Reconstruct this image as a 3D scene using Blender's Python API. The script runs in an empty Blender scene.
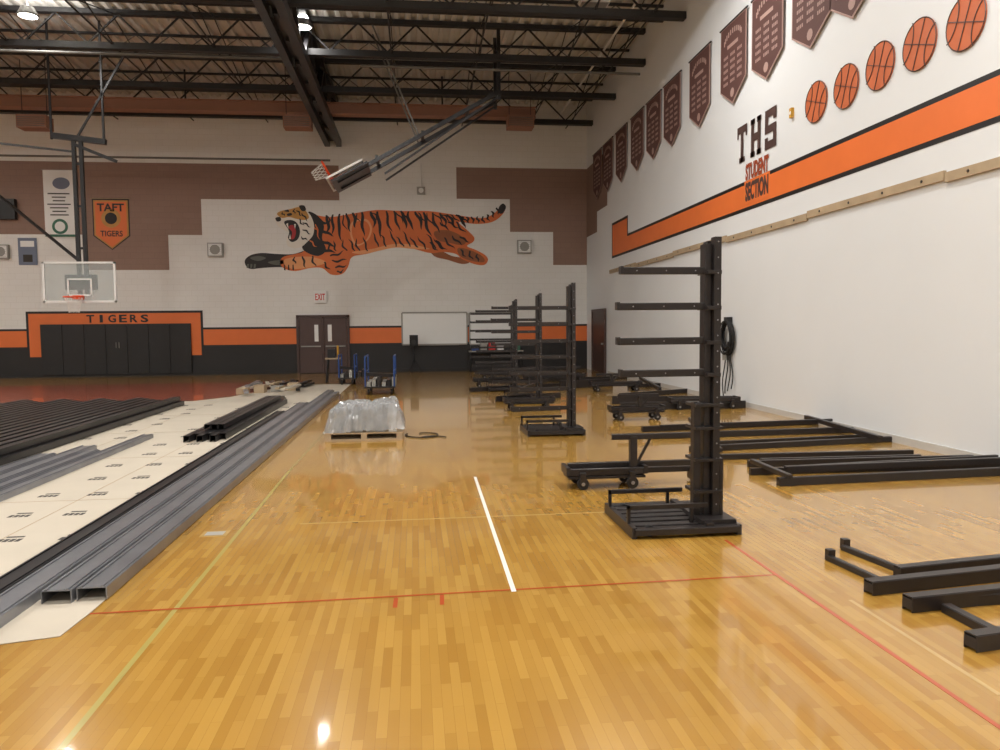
import bpy, math, random
from mathutils import Vector, Matrix
random.seed(7)
sc=bpy.context.scene
try:
    sc.view_settings.view_transform='Standard'
    sc.view_settings.look='None'
except Exception: pass

# ------------------------------------------------------------------ survey of the room
H=1.6; XW=6.4; F=750.0; ROLL=math.radians(0.95)
ya=Vector((-85/F,47/F,-1)).normalized()
za=Vector((-math.sin(ROLL),math.cos(ROLL),0)); za=(za-ya*za.dot(ya)).normalized()
xa=ya.cross(za)
R=Matrix((xa,ya,za))
EYE=Vector((0,0,H))
def ray(u,v): return R@Vector(((u-500)/F,(375-v)/F,-1))
d=ray(587,350); D=XW*d.y/d.x            # far wall distance
def PB(u,v,off=0.0):
    r=ray(u,v); return EYE+r*((D-off)/r.y)
def PR(u,v,off=0.0):
    r=ray(u,v); return EYE+r*((XW-off)/r.x)
def PF(u,v,z=0.0):
    r=ray(u,v); return EYE+r*((z-H)/r.z)
def PY(u,v,Y):
    r=ray(u,v); return EYE+r*(Y/r.y)
def PZ(u,v,z): return PF(u,v,z)

cam=bpy.data.cameras.new('camera'); co=bpy.data.objects.new('camera',cam)
sc.collection.objects.link(co)
cam.sensor_width=36; cam.lens=36*F/1000; cam.clip_start=0.05; cam.clip_end=200
M=R.to_4x4(); M.translation=EYE; co.matrix_world=M
sc.camera=co

# ------------------------------------------------------------------ materials
def s2l(c):
    return tuple(((x/255)/12.92 if x/255<=0.04045 else (((x/255)+0.055)/1.055)**2.4) for x in c)+(1,)
def mat(name,rgb,rough=0.6,metal=0.0,var=0.08,scale=3.0,emit=0,coat=0,bump=0,spec=0.5):
    m=bpy.data.materials.new(name); m.use_nodes=True
    nt=m.node_tree; b=nt.nodes['Principled BSDF']
    b.inputs['Roughness'].default_value=rough; b.inputs['Metallic'].default_value=metal
    b.inputs['Specular IOR Level'].default_value=spec
    if coat: b.inputs['Coat Weight'].default_value=coat; b.inputs['Coat Roughness'].default_value=0.04
    c=s2l(rgb)
    tc=nt.nodes.new('ShaderNodeTexCoord'); no=nt.nodes.new('ShaderNodeTexNoise')
    no.inputs['Scale'].default_value=scale; no.inputs['Detail'].default_value=4
    nt.links.new(tc.outputs['Object'],no.inputs['Vector'])
    mx=nt.nodes.new('ShaderNodeMix'); mx.data_type='RGBA'
    mx.inputs[6].default_value=tuple(x*(1-var) for x in c[:3])+(1,)
    mx.inputs[7].default_value=tuple(min(1,x*(1+var)) for x in c[:3])+(1,)
    nt.links.new(no.outputs['Fac'],mx.inputs[0]); nt.links.new(mx.outputs[2],b.inputs['Base Color'])
    if bump:
        bp=nt.nodes.new('ShaderNodeBump'); bp.inputs['Strength'].default_value=bump; bp.inputs['Distance'].default_value=0.02
        nt.links.new(no.outputs['Fac'],bp.inputs['Height']); nt.links.new(bp.outputs[0],b.inputs['Normal'])
    if emit:
        b.inputs['Emission Color'].default_value=c; b.inputs['Emission Strength'].default_value=emit
    return m

def brickmat(name,c1,c2,cm,bw,rh,mort,rough,swap,bump=0.3,coat=0.0,noisevar=0.15,nscale=1.0,bias=0.0,spec=0.5):
    m=bpy.data.materials.new(name); m.use_nodes=True
    nt=m.node_tree; b=nt.nodes['Principled BSDF']; b.inputs['Roughness'].default_value=rough
    b.inputs['Specular IOR Level'].default_value=spec
    if coat: b.inputs['Coat Weight'].default_value=coat; b.inputs['Coat Roughness'].default_value=0.05
    tc=nt.nodes.new('ShaderNodeTexCoord'); sp=nt.nodes.new('ShaderNodeSeparateXYZ'); cb=nt.nodes.new('ShaderNodeCombineXYZ')
    nt.links.new(tc.outputs['Object'],sp.inputs[0])
    nt.links.new(sp.outputs[swap[0]],cb.inputs[0]); nt.links.new(sp.outputs[swap[1]],cb.inputs[1])
    br=nt.nodes.new('ShaderNodeTexBrick'); nt.links.new(cb.outputs[0],br.inputs['Vector'])
    br.inputs['Color1'].default_value=s2l(c1); br.inputs['Color2'].default_value=s2l(c2); br.inputs['Mortar'].default_value=s2l(cm)
    br.inputs['Scale'].default_value=1; br.inputs['Brick Width'].default_value=bw; br.inputs['Row Height'].default_value=rh
    br.inputs['Mortar Size'].default_value=mort; br.inputs['Mortar Smooth'].default_value=0.1; br.inputs['Bias'].default_value=bias
    no=nt.nodes.new('ShaderNodeTexNoise'); no.inputs['Scale'].default_value=nscale; no.inputs['Detail'].default_value=5
    nt.links.new(tc.outputs['Object'],no.inputs['Vector'])
    mr=nt.nodes.new('ShaderNodeMapRange'); mr.inputs[3].default_value=1-noisevar; mr.inputs[4].default_value=1+noisevar*0.6
    nt.links.new(no.outputs['Fac'],mr.inputs[0])
    vm=nt.nodes.new('ShaderNodeVectorMath'); vm.operation='SCALE'
    nt.links.new(br.outputs['Color'],vm.inputs[0]); nt.links.new(mr.outputs[0],vm.inputs['Scale'])
    nt.links.new(vm.outputs[0],b.inputs['Base Color'])
    if bump:
        bp=nt.nodes.new('ShaderNodeBump'); bp.inputs['Strength'].default_value=bump; bp.inputs['Distance'].default_value=0.004
        bp.invert=True
        nt.links.new(br.outputs['Fac'],bp.inputs['Height']); nt.links.new(bp.outputs[0],b.inputs['Normal'])
    return m

m_floor=brickmat('maple_floor',(186,144,66),(165,121,48),(142,102,40),0.42,0.045,0.0005,0.24,(1,0),bump=0,coat=0.65,noisevar=0.18,nscale=0.6)
m_block=brickmat('painted_block',(230,229,226),(228,227,223),(218,216,211),0.4,0.2,0.005,0.55,(0,2),bump=0.2,noisevar=0.04)
m_blkbrown=brickmat('painted_block_brown',(144,115,100),(140,111,96),(130,103,90),0.4,0.2,0.005,0.55,(0,2),bump=0.2,noisevar=0.06)
m_rwall=mat('wall_paint_white',(224,227,230),0.5,var=0.05,scale=0.5)
m_brownp=mat('wall_paint_brown',(134,108,95),0.6,var=0.04)
m_orange=mat('paint_orange',(224,114,52),0.5,var=0.08,scale=2)
m_blackp=mat('paint_black',(26,24,25),0.5,var=0.1)
m_steel=mat('painted_steel_dark',(42,38,38),0.36,metal=0.1,var=0.15,scale=6)
m_steel2=mat('painted_steel_black',(34,33,35),0.35,metal=0.2,var=0.15,scale=6)
m_galv=mat('galvanized_steel',(160,162,168),0.32,metal=0.7,var=0.15,scale=5)
m_joist=mat('joist_paint',(34,33,34),0.6,var=0.1)
m_joistl=mat('web_paint',(100,98,94),0.6,var=0.1)
m_deck=mat('deck_paint',(206,204,198),0.7,var=0.08,scale=1)
m_beamb=mat('beam_paint_brown',(150,108,88),0.6)
m_wood=mat('pine_board',(170,150,122),0.6,var=0.25,scale=4)
m_paper=mat('floor_protection_board',(190,181,166),0.8,var=0.10,scale=1.5)
m_ink=mat('printed_ink',(66,62,58),0.8)
m_banner=mat('banner_maroon',(86,55,50),0.75,var=0.1)
m_bantxt=mat('banner_print',(166,138,130),0.75)
m_white=mat('white_plastic',(232,232,230),0.4,var=0.03)
m_glass=mat('backboard_glass',(190,200,200),0.08,var=0.02)
m_glass.node_tree.nodes['Principled BSDF'].inputs['Alpha'].default_value=0.35
m_board=mat('whiteboard_surface',(236,238,238),0.2,var=0.02)
m_door=mat('door_paint_brown',(78,58,54),0.45)
m_red=mat('sign_red',(200,40,35),0.5)
m_redline=mat('line_red',(180,80,40),0.18,coat=0.5)
m_redfl=mat('court_stain_red',(160,74,48),0.25,coat=0.4,var=0.1)
m_grnline=mat('line_green',(172,158,88),0.22,coat=0.5)
m_creline=mat('line_cream',(192,160,98),0.22,coat=0.5)
m_whiteline=mat('line_white',(230,228,222),0.3)
m_blue=mat('blue_paint',(38,70,130),0.4)
m_rubber=mat('rubber',(24,24,25),0.7)
m_wrap=mat('plastic_wrap',(172,176,180),0.12,var=0.35,scale=9,coat=0.8)
m_wrap.node_tree.nodes['Principled BSDF'].inputs['Alpha'].default_value=0.55
m_gray=mat('gray_plastic',(150,148,142),0.5)
m_yellow=mat('yellow_plastic',(200,150,50),0.5)
m_rim=mat('rim_orange',(226,78,30),0.4)
m_net=mat('net_cord',(230,228,222),0.8)
m_lamp=mat('lamp_lens',(255,250,240),0.4,emit=9)
m_fixture=mat('fixture_metal',(120,120,118),0.4,metal=0.5)
m_green=mat('poster_green',(60,110,90),0.6)
m_bluegray=mat('poster_blue',(110,120,140),0.6)

# ------------------------------------------------------------------ mesh builder
class B:
    def __init__(s,name): s.n=name; s.v=[]; s.f=[]; s.mi=[]; s.m=[]
    def ix(s,m):
        if m not in s.m: s.m.append(m)
        return s.m.index(m)
    def add(s,vs,fs,m):
        o=len(s.v); s.v+= [Vector(p) for p in vs]; k=s.ix(m)
        for f in fs: s.f.append([o+i for i in f]); s.mi.append(k)
    def box(s,c,sz,m,Rm=None):
        c=Vector(c); vs=[]
        for x in(-.5,.5):
            for y in(-.5,.5):
                for z in(-.5,.5):
                    p=Vector((x*sz[0],y*sz[1],z*sz[2]))
                    if Rm: p=Rm@p
                    vs.append(c+p)
        s.add(vs,[(0,1,3,2),(4,6,7,5),(0,4,5,1),(2,3,7,6),(0,2,6,4),(1,5,7,3)],m)
    def bb(s,x0,x1,y0,y1,z0,z1,m):
        s.box(((x0+x1)/2,(y0+y1)/2,(z0+z1)/2),(abs(x1-x0),abs(y1-y0),abs(z1-z0)),m)
    def frame(s,p,q,up=Vector((0,0,1))):
        d=(q-p).normalized()
        if abs(d.dot(up))>0.99: up=Vector((0,1,0))
        a=d.cross(up).normalized(); b=a.cross(d).normalized(); return d,a,b
    def bar(s,p,q,w,h,m,lift=0):
        p=Vector(p);q=Vector(q); d,a,b=s.frame(p,q)
        vs=[]
        for e in(p,q):
            for i,j in((-1,-1),(1,-1),(1,1),(-1,1)):
                vs.append(e+a*(i*w/2)+b*(j*h/2)+Vector((0,0,lift)))
        s.add(vs,[(0,3,2,1),(4,5,6,7),(0,1,5,4),(1,2,6,5),(2,3,7,6),(3,0,4,7)],m)
    def channel(s,p,q,w,h,m,t=0.006,up=False):
        p=Vector(p);q=Vector(q); d,a,b=s.frame(p,q)
        if up:
            s.bar(p+b*(h/2),q+b*(h/2),w,t,m); s.bar(p+a*(w/2),q+a*(w/2),t,h,m); s.bar(p-a*(w/2),q-a*(w/2),t,h,m)
        else:
            s.bar(p+a*(w/2),q+a*(w/2),t,h,m); s.bar(p+b*(h/2),q+b*(h/2),w,t,m); s.bar(p-b*(h/2),q-b*(h/2),w,t,m)
    def tube(s,p,q,r,m,n=8,r2=None):
        p=Vector(p);q=Vector(q); d,a,b=s.frame(p,q); r2=r if r2 is None else r2
        vs=[];
        for e,rr in((p,r),(q,r2)):
            for i in range(n):
                t=2*math.pi*i/n; vs.append(e+a*(rr*math.cos(t))+b*(rr*math.sin(t)))
        fs=[(i,(i+1)%n,n+(i+1)%n,n+i) for i in range(n)]+[tuple(range(n-1,-1,-1)),tuple(range(n,2*n))]
        s.add(vs,fs,m)
    def path(s,pts,r,m,n=6,closed=False):
        k=len(pts)
        for i in range(k if closed else k-1): s.tube(pts[i],pts[(i+1)%k],r,m,n)
    def poly(s,pts,m,th=None):
        pts=[Vector(p) for p in pts]; n=len(pts)
        if th is None: s.add(pts,[tuple(range(n))],m)
        else:
            th=Vector(th); s.add(pts+[p+th for p in pts],[tuple(range(n)),tuple(range(2*n-1,n-1,-1))]+[(i,(i+1)%n,n+(i+1)%n,n+i) for i in range(n)],m)
    def ring(s,c,ax,r,t,m,n=20):
        ax=Vector(ax).normalized(); u=ax.orthogonal().normalized(); w=ax.cross(u)
        s.path([Vector(c)+u*(r*math.cos(2*math.pi*i/n))+w*(r*math.sin(2*math.pi*i/n)) for i in range(n)],t,m,6,True)
    def disc(s,c,ax,r,m,n=28,sx=1):
        ax=Vector(ax).normalized(); u=Vector((0,0,1)) if abs(ax.z)<.9 else Vector((1,0,0)); w=ax.cross(u)
        s.add([Vector(c)+u*(r*math.cos(2*math.pi*i/n))+w*(sx*r*math.sin(2*math.pi*i/n)) for i in range(n)],[tuple(range(n))],m)
    def text(s,body,O,ex,ey,w,h,m,bold=0.0):
        cu=bpy.data.curves.new('t','FONT'); cu.body=body; cu.offset=bold; cu.resolution_u=3
        ob=bpy.data.objects.new('t',cu); sc.collection.objects.link(ob)
        bpy.context.view_layer.update()
        dg=bpy.context.evaluated_depsgraph_get(); me=bpy.data.meshes.new_from_object(ob.evaluated_get(dg))
        xs=[v.co.x for v in me.vertices]; ys=[v.co.y for v in me.vertices]
        x0,x1,y0,y1=min(xs),max(xs),min(ys),max(ys)
        O=Vector(O);ex=Vector(ex);ey=Vector(ey)
        s.add([O+ex*((v.co.x-x0)/(x1-x0)*w)+ey*((v.co.y-y0)/(y1-y0)*h) for v in me.vertices],[tuple(p.vertices) for p in me.polygons],m)
        bpy.data.objects.remove(ob); bpy.data.meshes.remove(me)
    def done(s,parent=None,bevel=0,smooth=False,name=None):
        xs=[p.x for p in s.v]; ys=[p.y for p in s.v]; zs=[p.z for p in s.v]
        c=Vector(((min(xs)+max(xs))/2,(min(ys)+max(ys))/2,min(zs)))
        me=bpy.data.meshes.new(s.n); me.from_pydata([tuple(p-c) for p in s.v],[],s.f)
        for m in s.m: me.materials.append(m)
        me.polygons.foreach_set('material_index',s.mi)
        if smooth: me.polygons.foreach_set('use_smooth',[True]*len(s.f))
        me.update()
        ob=bpy.data.objects.new(s.n,me); ob.location=c; sc.collection.objects.link(ob)
        if parent:
            ob.parent=parent; ob.location=c-parent.location
        if bevel:
            bm=ob.modifiers.new('bevel','BEVEL'); bm.width=bevel; bm.segments=2; bm.limit_method='ANGLE'
        return ob

# ------------------------------------------------------------------ room shell
XL=-28.0; YN=-8.0; ZC=9.7
b=B('floor'); b.bb(XL-.2,XW+.2,YN-.2,D+.2,-.2,0,m_floor); floor=b.done()
b=B('wall_back'); b.bb(XL-.2,XW+.2,D,D+.3,0,ZC+.2,m_block); wall_back=b.done()
b=B('wall_right'); b.bb(XW,XW+.3,YN,D,0,ZC+.2,m_rwall); wall_right=b.done()
b=B('wall_left'); b.bb(XL-.3,XL,YN,D,0,ZC+.2,m_rwall); b.done()
b=B('wall_front'); b.bb(XL-.2,XW+.2,YN-.3,YN,0,ZC+.2,m_rwall); b.done()
# corrugated roof deck
b=B('ceiling'); x=XL; prof=[]
while x<XW:
    prof+=[(x,ZC),(x+.10,ZC),(x+.13,ZC+.07),(x+.27,ZC+.07)]; x+=.30
prof.append((XW+.1,ZC))
vs=[];fs=[]
for i,(px,pz) in enumerate(prof):
    vs+=[(px,YN,pz),(px,D,pz)]
    if i: fs.append((2*i-2,2*i-1,2*i+1,2*i))
b.add(vs,fs,m_deck); b.bb(XL-.2,XW+.2,YN,D,ZC+.12,ZC+.2,m_deck); b.done()

# ------------------------------------------------------------------ paint on far wall
zt=PB(300,165).z; z1=PB(300,200).z
z2=PB(185,235).z; z3=PB(140,270).z
z3r=PB(560,265).z; z2r=PB(540,232).z; z1r=PB(480,199).z
X=lambda u,v=230: PB(u,v).x
b=B('paint_brown_upper')
def zr(b,x0,x1,za_,zb_,m,off): b.poly([(x0,D-off,za_),(x1,D-off,za_),(x1,D-off,zb_),(x0,D-off,zb_)],m)
zr(b,XL,X(340),z1,zt,m_blkbrown,.004); zr(b,XL,X(202),z2,z1,m_blkbrown,.004); zr(b,X(82),X(168),z3,z2,m_blkbrown,.004)
zr(b,XL,X(-60),z3,z2,m_blkbrown,.004)
zr(b,X(457),XW,z1r,zt,m_blkbrown,.004); zr(b,X(510),XW,z2r,z1r,m_blkbrown,.004); zr(b,X(553),XW,z3r,z2r,m_blkbrown,.004)
b.done(parent=wall_back)
# lower orange / black bands
zo1=PB(250,329).z; zo0=PB(250,343).z; zb=PB(250,346).z
b=B('paint_orange_black_bands')
zr(b,XL,XW,0,zb,m_blackp,.004)
zr(b,XL,XW,zb,zo1,m_orange,.005); zr(b,XL,XW,zo1,zo1+.07,m_blackp,.006); zr(b,XL,XW,zb-.02,zb+.05,m_blackp,.006)
xa0,xa1=X(26,320),X(203,320); zT=PB(115,311).z
zr(b,xa0,xa1,zb-.3,zT,m_blackp,.008); zr(b,xa0+.08,xa1-.08,zb-.3,zT-.08,m_orange,.010)
zr(b,xa0-.3,xa1+.3,0,zb-.28,m_blackp,.009); 
tz=PB(115,322.5).z; tx=X(85,318)
for i,ch in enumerate('TIGERS'):
    cw=(X(150,318)-tx)/6; ww=cw*(.3 if ch=='I' else .72)
    b.text(ch,(tx+cw*(i+.5)-ww/2,D-.014,tz),(1,0,0),(0,0,1),ww,.27,m_blackp,0.03)
b.done(parent=wall_back)
# wall pads
b=B('wall_pads'); x0,x1=X(42,350),X(192,350); zt2=PB(115,324).z; n=7
for i in range(n):
    w=(x1-x0)/n; b.bb(x0+i*w+.004,x0+(i+1)*w-.004,D-.08,D-.012,.08,zt2,m_blackp)
b.bb(X(117,350),X(117.6,350),D-.1,D-.08,1.0,1.2,m_gray); b.bb(X(120,350),X(120.6,350),D-.1,D-.08,1.0,1.2,m_gray)
b.done(bevel=.008)
b=B('baseboard_back'); b.bb(XL,XW-.01,D-.03,D-.007,0,.12,m_blackp); b.done()

# tiger mural -------------------------------------------------
def smooth(pts,k=4):
    n=len(pts); out=[]
    for i in range(n):
        p0,p1,p2,p3=[Vector(pts[(i+j)%n]) for j in(-1,0,1,2)]
        for s in range(k):
            t=s/k
            out.append(0.5*((2*p1)+(p2-p0)*t+(2*p0-5*p1+4*p2-p3)*t*t+(3*p1-p0-3*p2+p3)*t**3))
    return out
m_tor=mat('mural_orange',(214,112,56),0.6,var=0.25,scale=1.2); m_tor2=mat('mural_light_orange',(228,160,108),0.6,var=.1)
m_tdk=mat('mural_black',(34,30,30),0.6); m_tsh=mat('mural_brown_shade',(150,88,50),0.6,var=.2); m_twh=mat('mural_white',(228,222,212),0.6)
m_tred=mat('mural_red',(170,44,48),0.6); m_tye=mat('mural_yellow',(190,140,70),0.6,var=.25); m_tgr=mat('mural_gray',(92,94,86),0.6)
T=B('tiger_mural')
def tp(pts,m,off,k=4): T.poly([PB(p[0],p[1],off) for p in (smooth([(a[0],a[1]) for a in pts],k) if k else pts)],m)
# far fore leg, in shade
tp([(318,246),(306,250),(293,254),(278,254),(262,253),(251,255),(245,260),(246,266),(251,269),(262,268),(280,267),(298,268),(318,264),(330,252)],m_tdk,.012)
tp([(250,258),(258,256),(266,258),(258,261)],m_tgr,.016); tp([(268,262),(282,260),(288,263),(276,265)],m_tgr,.016)
for u in(247,250.5,254): tp([(u,264),(u+2,264),(u+1.5,268),(u-.5,268)],m_tgr,.016,0)
# far hind leg
tp([(428,246),(440,250),(452,256),(464,258),(470,262),(462,264),(448,260),(434,256)],m_tsh,.013)
body=[(298,209),(312,214),(330,217),(350,214),(376,210),(402,211),(428,211),(450,214),(470,217),(484,218),(494,213.5),(500,207),(503,204),(506,207),(502,215),(492,222),(476,224),(459,222),(466,229),(474,237),(473,242),(467,246),(476,250),(485,255),(488,260),(484,265),(474,264),(462,259),(456,254),(444,252),(430,253),(414,249),(398,247),(382,250),(366,254),(352,257),(348,267),(342,274),(331,274.5),(322,268),(310,268),(296,271),(285,269),(280,263),(283,257),(295,254),(304,251),(308,240)]
tp(body,m_tor,.016)
# shading on belly, haunch and paws
tp([(352,252),(372,249),(394,244),(414,245),(430,249),(414,249),(396,247.5),(380,250.5),(362,254)],m_tor2,.018)
tp([(434,232),(446,230),(458,234),(466,241),(462,245),(450,243),(438,240)],m_tsh,.018)
tp([(458,248),(470,250),(482,256),(484,262),(472,261),(460,256)],m_tsh,.018)
tp([(284,260),(296,257),(312,257),(326,262),(316,266),(298,269),(287,267)],m_tor2,.018)
for u in(284,288,292.5): tp([(u,265),(u+1,264.5),(u+1.6,270.5),(u,270)],m_tdk,.024,0)
tp([(352,222),(366,219),(372,228),(368,240),(356,246),(350,234)],m_tor2,.0175); tp([(354,223),(365,221),(370,229),(366,240),(357,244),(352,234)],m_tor,.0178)
def sliver(p0,p1,w,bend,off=.021,m=None):
    p0=Vector(p0);p1=Vector(p1); dd=(p1-p0); n_=Vector((-dd.y,dd.x)).normalized()
    L=[];Rr=[]
    for i in range(9):
        t=i/8; c=p0+dd*t+n_*(bend*math.sin(t*3.14)+0.8*math.sin(t*8+p0.x)); ww=w*(math.sin(math.pi*min(1,t*.85+.15)))**.8
        L.append(c+n_*ww/2);Rr.append(c-n_*ww/2)
    pts=L+Rr[::-1]; T.poly([PB(p.x,p.y,off) for p in pts],m or m_tdk)
xx=326
while xx<460:
    top=215.5-4.5*math.sin((xx-322)/140*3.14)
    ln=20+random.uniform(-5,9)
    if xx>436: ln=14
    lean=(xx-385)/75*5; sl=random.uniform(3,7)+lean
    sliver((xx,top),(xx+sl,top+ln),2.7+random.random()*1.0,random.uniform(-3,3))
    if random.random()<.55: sliver((xx+2.6,top+1),(xx+sl+4.5,top+ln*.6),1.6,random.uniform(-1,2))
    if xx<432:
        bl=247+ (4 if xx<370 else 0)+(2 if xx>415 else 0)
        sliver((xx+4+sl,bl),(xx+2,bl-random.uniform(10,17)),2.0,random.uniform(-2,2))
    xx+=6.4+random.random()*2.2
for p in[((330,256),(344,251)),((332,261),(347,259)),((335,267),(347,265)),((337,272),(344,270)),((324,262),(330,270)),((312,256),(316,267)),((303,256),(306,268)),((294,257),(296,264)),((436,240),(447,250)),((444,238),(455,249)),((452,236),(463,245)),((460,236),(470,242)),((461,249),(466,257)),((469,251),(473,260)),((477,254),(479,262)),((430,242),(438,251)),((440,222),(450,230)),((448,221),(459,228)),((456,222),(466,233))]: sliver(p[0],p[1],2.2,.8)
for u in range(462,500,5):
    vv=220 if u<484 else 220-(u-484)*.7
    sliver((u,vv-3.5),(u+2,vv+3.5),2.4,0)
tp([(499,207),(503,203.5),(506,207),(503,213),(499,213)],m_tdk,.022)
# dark ruff and shoulder
tp([(308,212),(318,216),(324,226),(322,238),(326,250),(318,256),(306,252),(302,246),(308,238),(314,228)],m_tdk,.0225)
for p in[((318,219),(330,224)),((320,228),(334,236)),((321,240),(336,246)),((320,248),(336,252))]: sliver(p[0],p[1],3,1,.023)
for p in[((312,222),(318,232)),((310,240),(317,247)),((316,224),(320,240))]: sliver(p[0],p[1],1.6,.6,.024,m_tor)
# head
tp([(276,215),(279,210),(285,210),(291,208),(296,206),(301,204.5),(305,206),(307,211),(311,216),(314,225),(313,235),(307,242),(301,247),(293,248),(287,245),(287,238),(289,233),(284,230),(278,226),(275,220)],m_twh,.025)
tp([(277,214),(281,211),(291,209),(299,207),(305,210),(309,217),(305,220),(297,219),(289,217),(282,218)],m_tye,.028)
tp([(299,206),(304,205.5),(306,210),(302,211)],m_tdk,.030); tp([(284,211),(288,209.5),(289,212)],m_tdk,.03)
tp([(284,222),(291,220),(297,223),(300,231),(298,239),(292,242),(288,238),(289,231)],m_tdk,.029)
tp([(288,227),(293,225),(296,231),(294.5,238),(291,239),(292,232)],m_tred,.032)
tp([(286,224),(288,223),(288.5,229)],m_twh,.034,0); tp([(294,224),(296,224),(295,229)],m_twh,.034,0); tp([(289,239),(291,239),(290,234)],m_twh,.034,0)
tp([(275.5,218),(280,217),(281,220.5),(277,221.5)],m_tdk,.03)
tp([(287,214),(291,213),(292,215),(288,216)],m_tdk,.031); 
for p in[((282,212),(285,216)),((294,209),(295,214)),((302,213),(308,221)),((303,222),(311,227)),((303,229),(311,234)),((301,237),(308,240)),((297,210),(302,216)),((299,219),(304,226))]: sliver(p[0],p[1],1.7,.4,.033)
T.done()

# door ---------------------------------------------------------
b=B('door_1'); x0,x1=X(297,345),X(350,345); zt3=PB(322,315).z
b.bb(x0-.0,x0+.09,D-.09,D-.01,0,zt3,m_door);b.bb(x1-.09,x1,D-.09,D-.01,0,zt3,m_door);b.bb(x0,x1,D-.09,D-.01,zt3-.09,zt3,m_door)
xm=(x0+x1)/2; b.bb(xm-.03,xm+.03,D-.085,D-.012,0,zt3-.09,m_door)
for a,c in((x0+.1,xm-.035),(xm+.035,x1-.1)):
    b.bb(a,c,D-.06,D-.014,.02,zt3-.1,m_door)
    cx=c-.2 if a<xm-.5 else a+.2
    b.bb(cx-.07,cx+.07,D-.065,D-.055,1.15,1.75,m_board); b.bb(a+.05,c-.05,D-.12,D-.07,.95,1.0,m_gray)
b.done(bevel=.006)
b=B('door_2'); p=PR(594,340);q=PR(606,340)
y0,y1=q.y,min(p.y,D-.1); b.bb(XW-.08,XW-.01,y0-.08,y0,0,2.2,m_door);b.bb(XW-.08,XW-.01,y1,y1+.08,0,2.2,m_door);b.bb(XW-.08,XW-.01,y0,y1,2.12,2.2,m_door);b.bb(XW-.05,XW-.012,y0,y1,.01,2.12,m_door);b.tube((XW-.06,y0+.15,1),(XW-.13,y0+.15,1),.03,m_gray)
b.done()
b=B('exit_sign'); a=PB(314,291);c=PB(327,303); b.bb(a.x,c.x,D-.1,D-.005,c.z,a.z,m_white); b.text('EXIT',(a.x+.05,D-.105,c.z+.1),(1,0,0),(0,0,1),c.x-a.x-.1,a.z-c.z-.2,m_red,.02); b.done()
for ua,uc_ in((402,467),(469.5,512)):
    b=B('whiteboard'); a=PB(ua,313);c=PB(uc_,344); c.z=a.z-1.14; b.bb(a.x,c.x,D-.05,D-.015,c.z,a.z,m_board)
    for q0,q1,r0,r1 in((a.x-.03,a.x+.02,c.z,a.z),(c.x-.02,c.x+.03,c.z,a.z),(a.x,c.x,a.z-.02,a.z+.03),(a.x,c.x,c.z-.04,c.z+.01)): b.bb(q0,q1,D-.07,D-.015,r0,r1,m_gray)
    b.bb(a.x+.3,c.x-.3,D-.13,D-.06,c.z-.05,c.z-.03,m_gray); b.done()
for u,v in((216,250),(524,247),(2,252)):
    b=B('wall_speaker'); p=PB(u,v); b.bb(p.x-.26,p.x+.26,D-.14,D-.005,p.z-.24,p.z+.24,m_gray)
    b.bb(p.x-.22,p.x+.22,D-.15,D-.139,p.z-.2,p.z+.2,m_white)
    b.disc((p.x,D-.152,p.z),(0,-1,0),.15,m_gray); b.ring((p.x,D-.155,p.z),(0,1,0),.16,.012,m_gray)
    for i in range(-2,3): b.bb(p.x-.2,p.x+.2,D-.16,D-.152,p.z+i*.08-.004,p.z+i*.08+.004,m_gray)
    b.done()
b=B('wall_junction_box'); p=PB(421,191); b.bb(p.x-.15,p.x+.15,D-.12,D-.006,p.z-.13,p.z+.13,m_gray); b.tube((p.x,D-.05,p.z+.13),(p.x,D-.05,p.z+1.0),.02,m_white); b.disc((p.x,D-.125,p.z),(0,-1,0),.09,m_white); b.done()
b=B('scoreboard'); a=PB(-60,199);c=PB(18,220); b.bb(a.x,c.x,D-.2,D-.01,c.z,a.z,m_blackp); b.bb(a.x,c.x,D-.21,D-.2,a.z-.06,a.z,m_steel); b.done(bevel=.01)
b=B('sponsor_banner'); a=PB(43,170);c=PB(76,237); b.bb(a.x,c.x,D-.04,D-.012,c.z,a.z,m_white); w=c.x-a.x
b.tube((a.x-.05,D-.03,a.z),(c.x+.05,D-.03,a.z),.012,m_gray)
b.disc((a.x+w*.6,D-.045,a.z-.45),(0,-1,0),.2,m_bluegray,sx=1.4)
for i in range(7): 
    l=random.uniform(.4,.8)*w; b.bb(a.x+w/2-l/2,a.x+w/2+l/2,D-.046,D-.042,a.z-.8-i*.12-.02,a.z-.8-i*.12+.02,m_ink)
b.disc((a.x+w*.5,D-.045,c.z+.35),(0,-1,0),.26,m_green); b.disc((a.x+w*.5,D-.047,c.z+.35),(0,-1,0),.17,m_white); b.bb(a.x,c.x,D-.05,D-.042,c.z,c.z+.08,m_green)
b.done()
b=B('wall_poster'); a=PB(18,238);c=PB(38,265); b.bb(a.x,c.x,D-.03,D-.012,c.z,a.z,m_bluegray)
b.bb(a.x+.08,c.x-.08,D-.035,D-.03,a.z-.3,a.z-.1,m_white); b.bb(a.x+.15,c.x-.15,D-.035,D-.03,c.z+.1,c.z+.35,m_ink); b.done()
b=B('school_pennant'); a=PB(92,199);c=PB(131,250); w=c.x-a.x; zm=PB(112,236).z
for i,(mm,e) in enumerate(((m_blackp,0),(m_tye,.04),(m_orange,.09))):
    o=.016+i*.006; b.poly([(a.x+e,D-o,a.z-e),(a.x+e,D-o,zm+e*.4),(a.x+w/2,D-o,c.z+e),(c.x-e,D-o,zm+e*.4),(c.x-e,D-o,a.z-e)],mm,(0,.006,0))
b.text('TAFT',(a.x+.16,D-.032,a.z-.42),(1,0,0),(0,0,1),w-.32,.27,m_blackp,.03)
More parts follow.
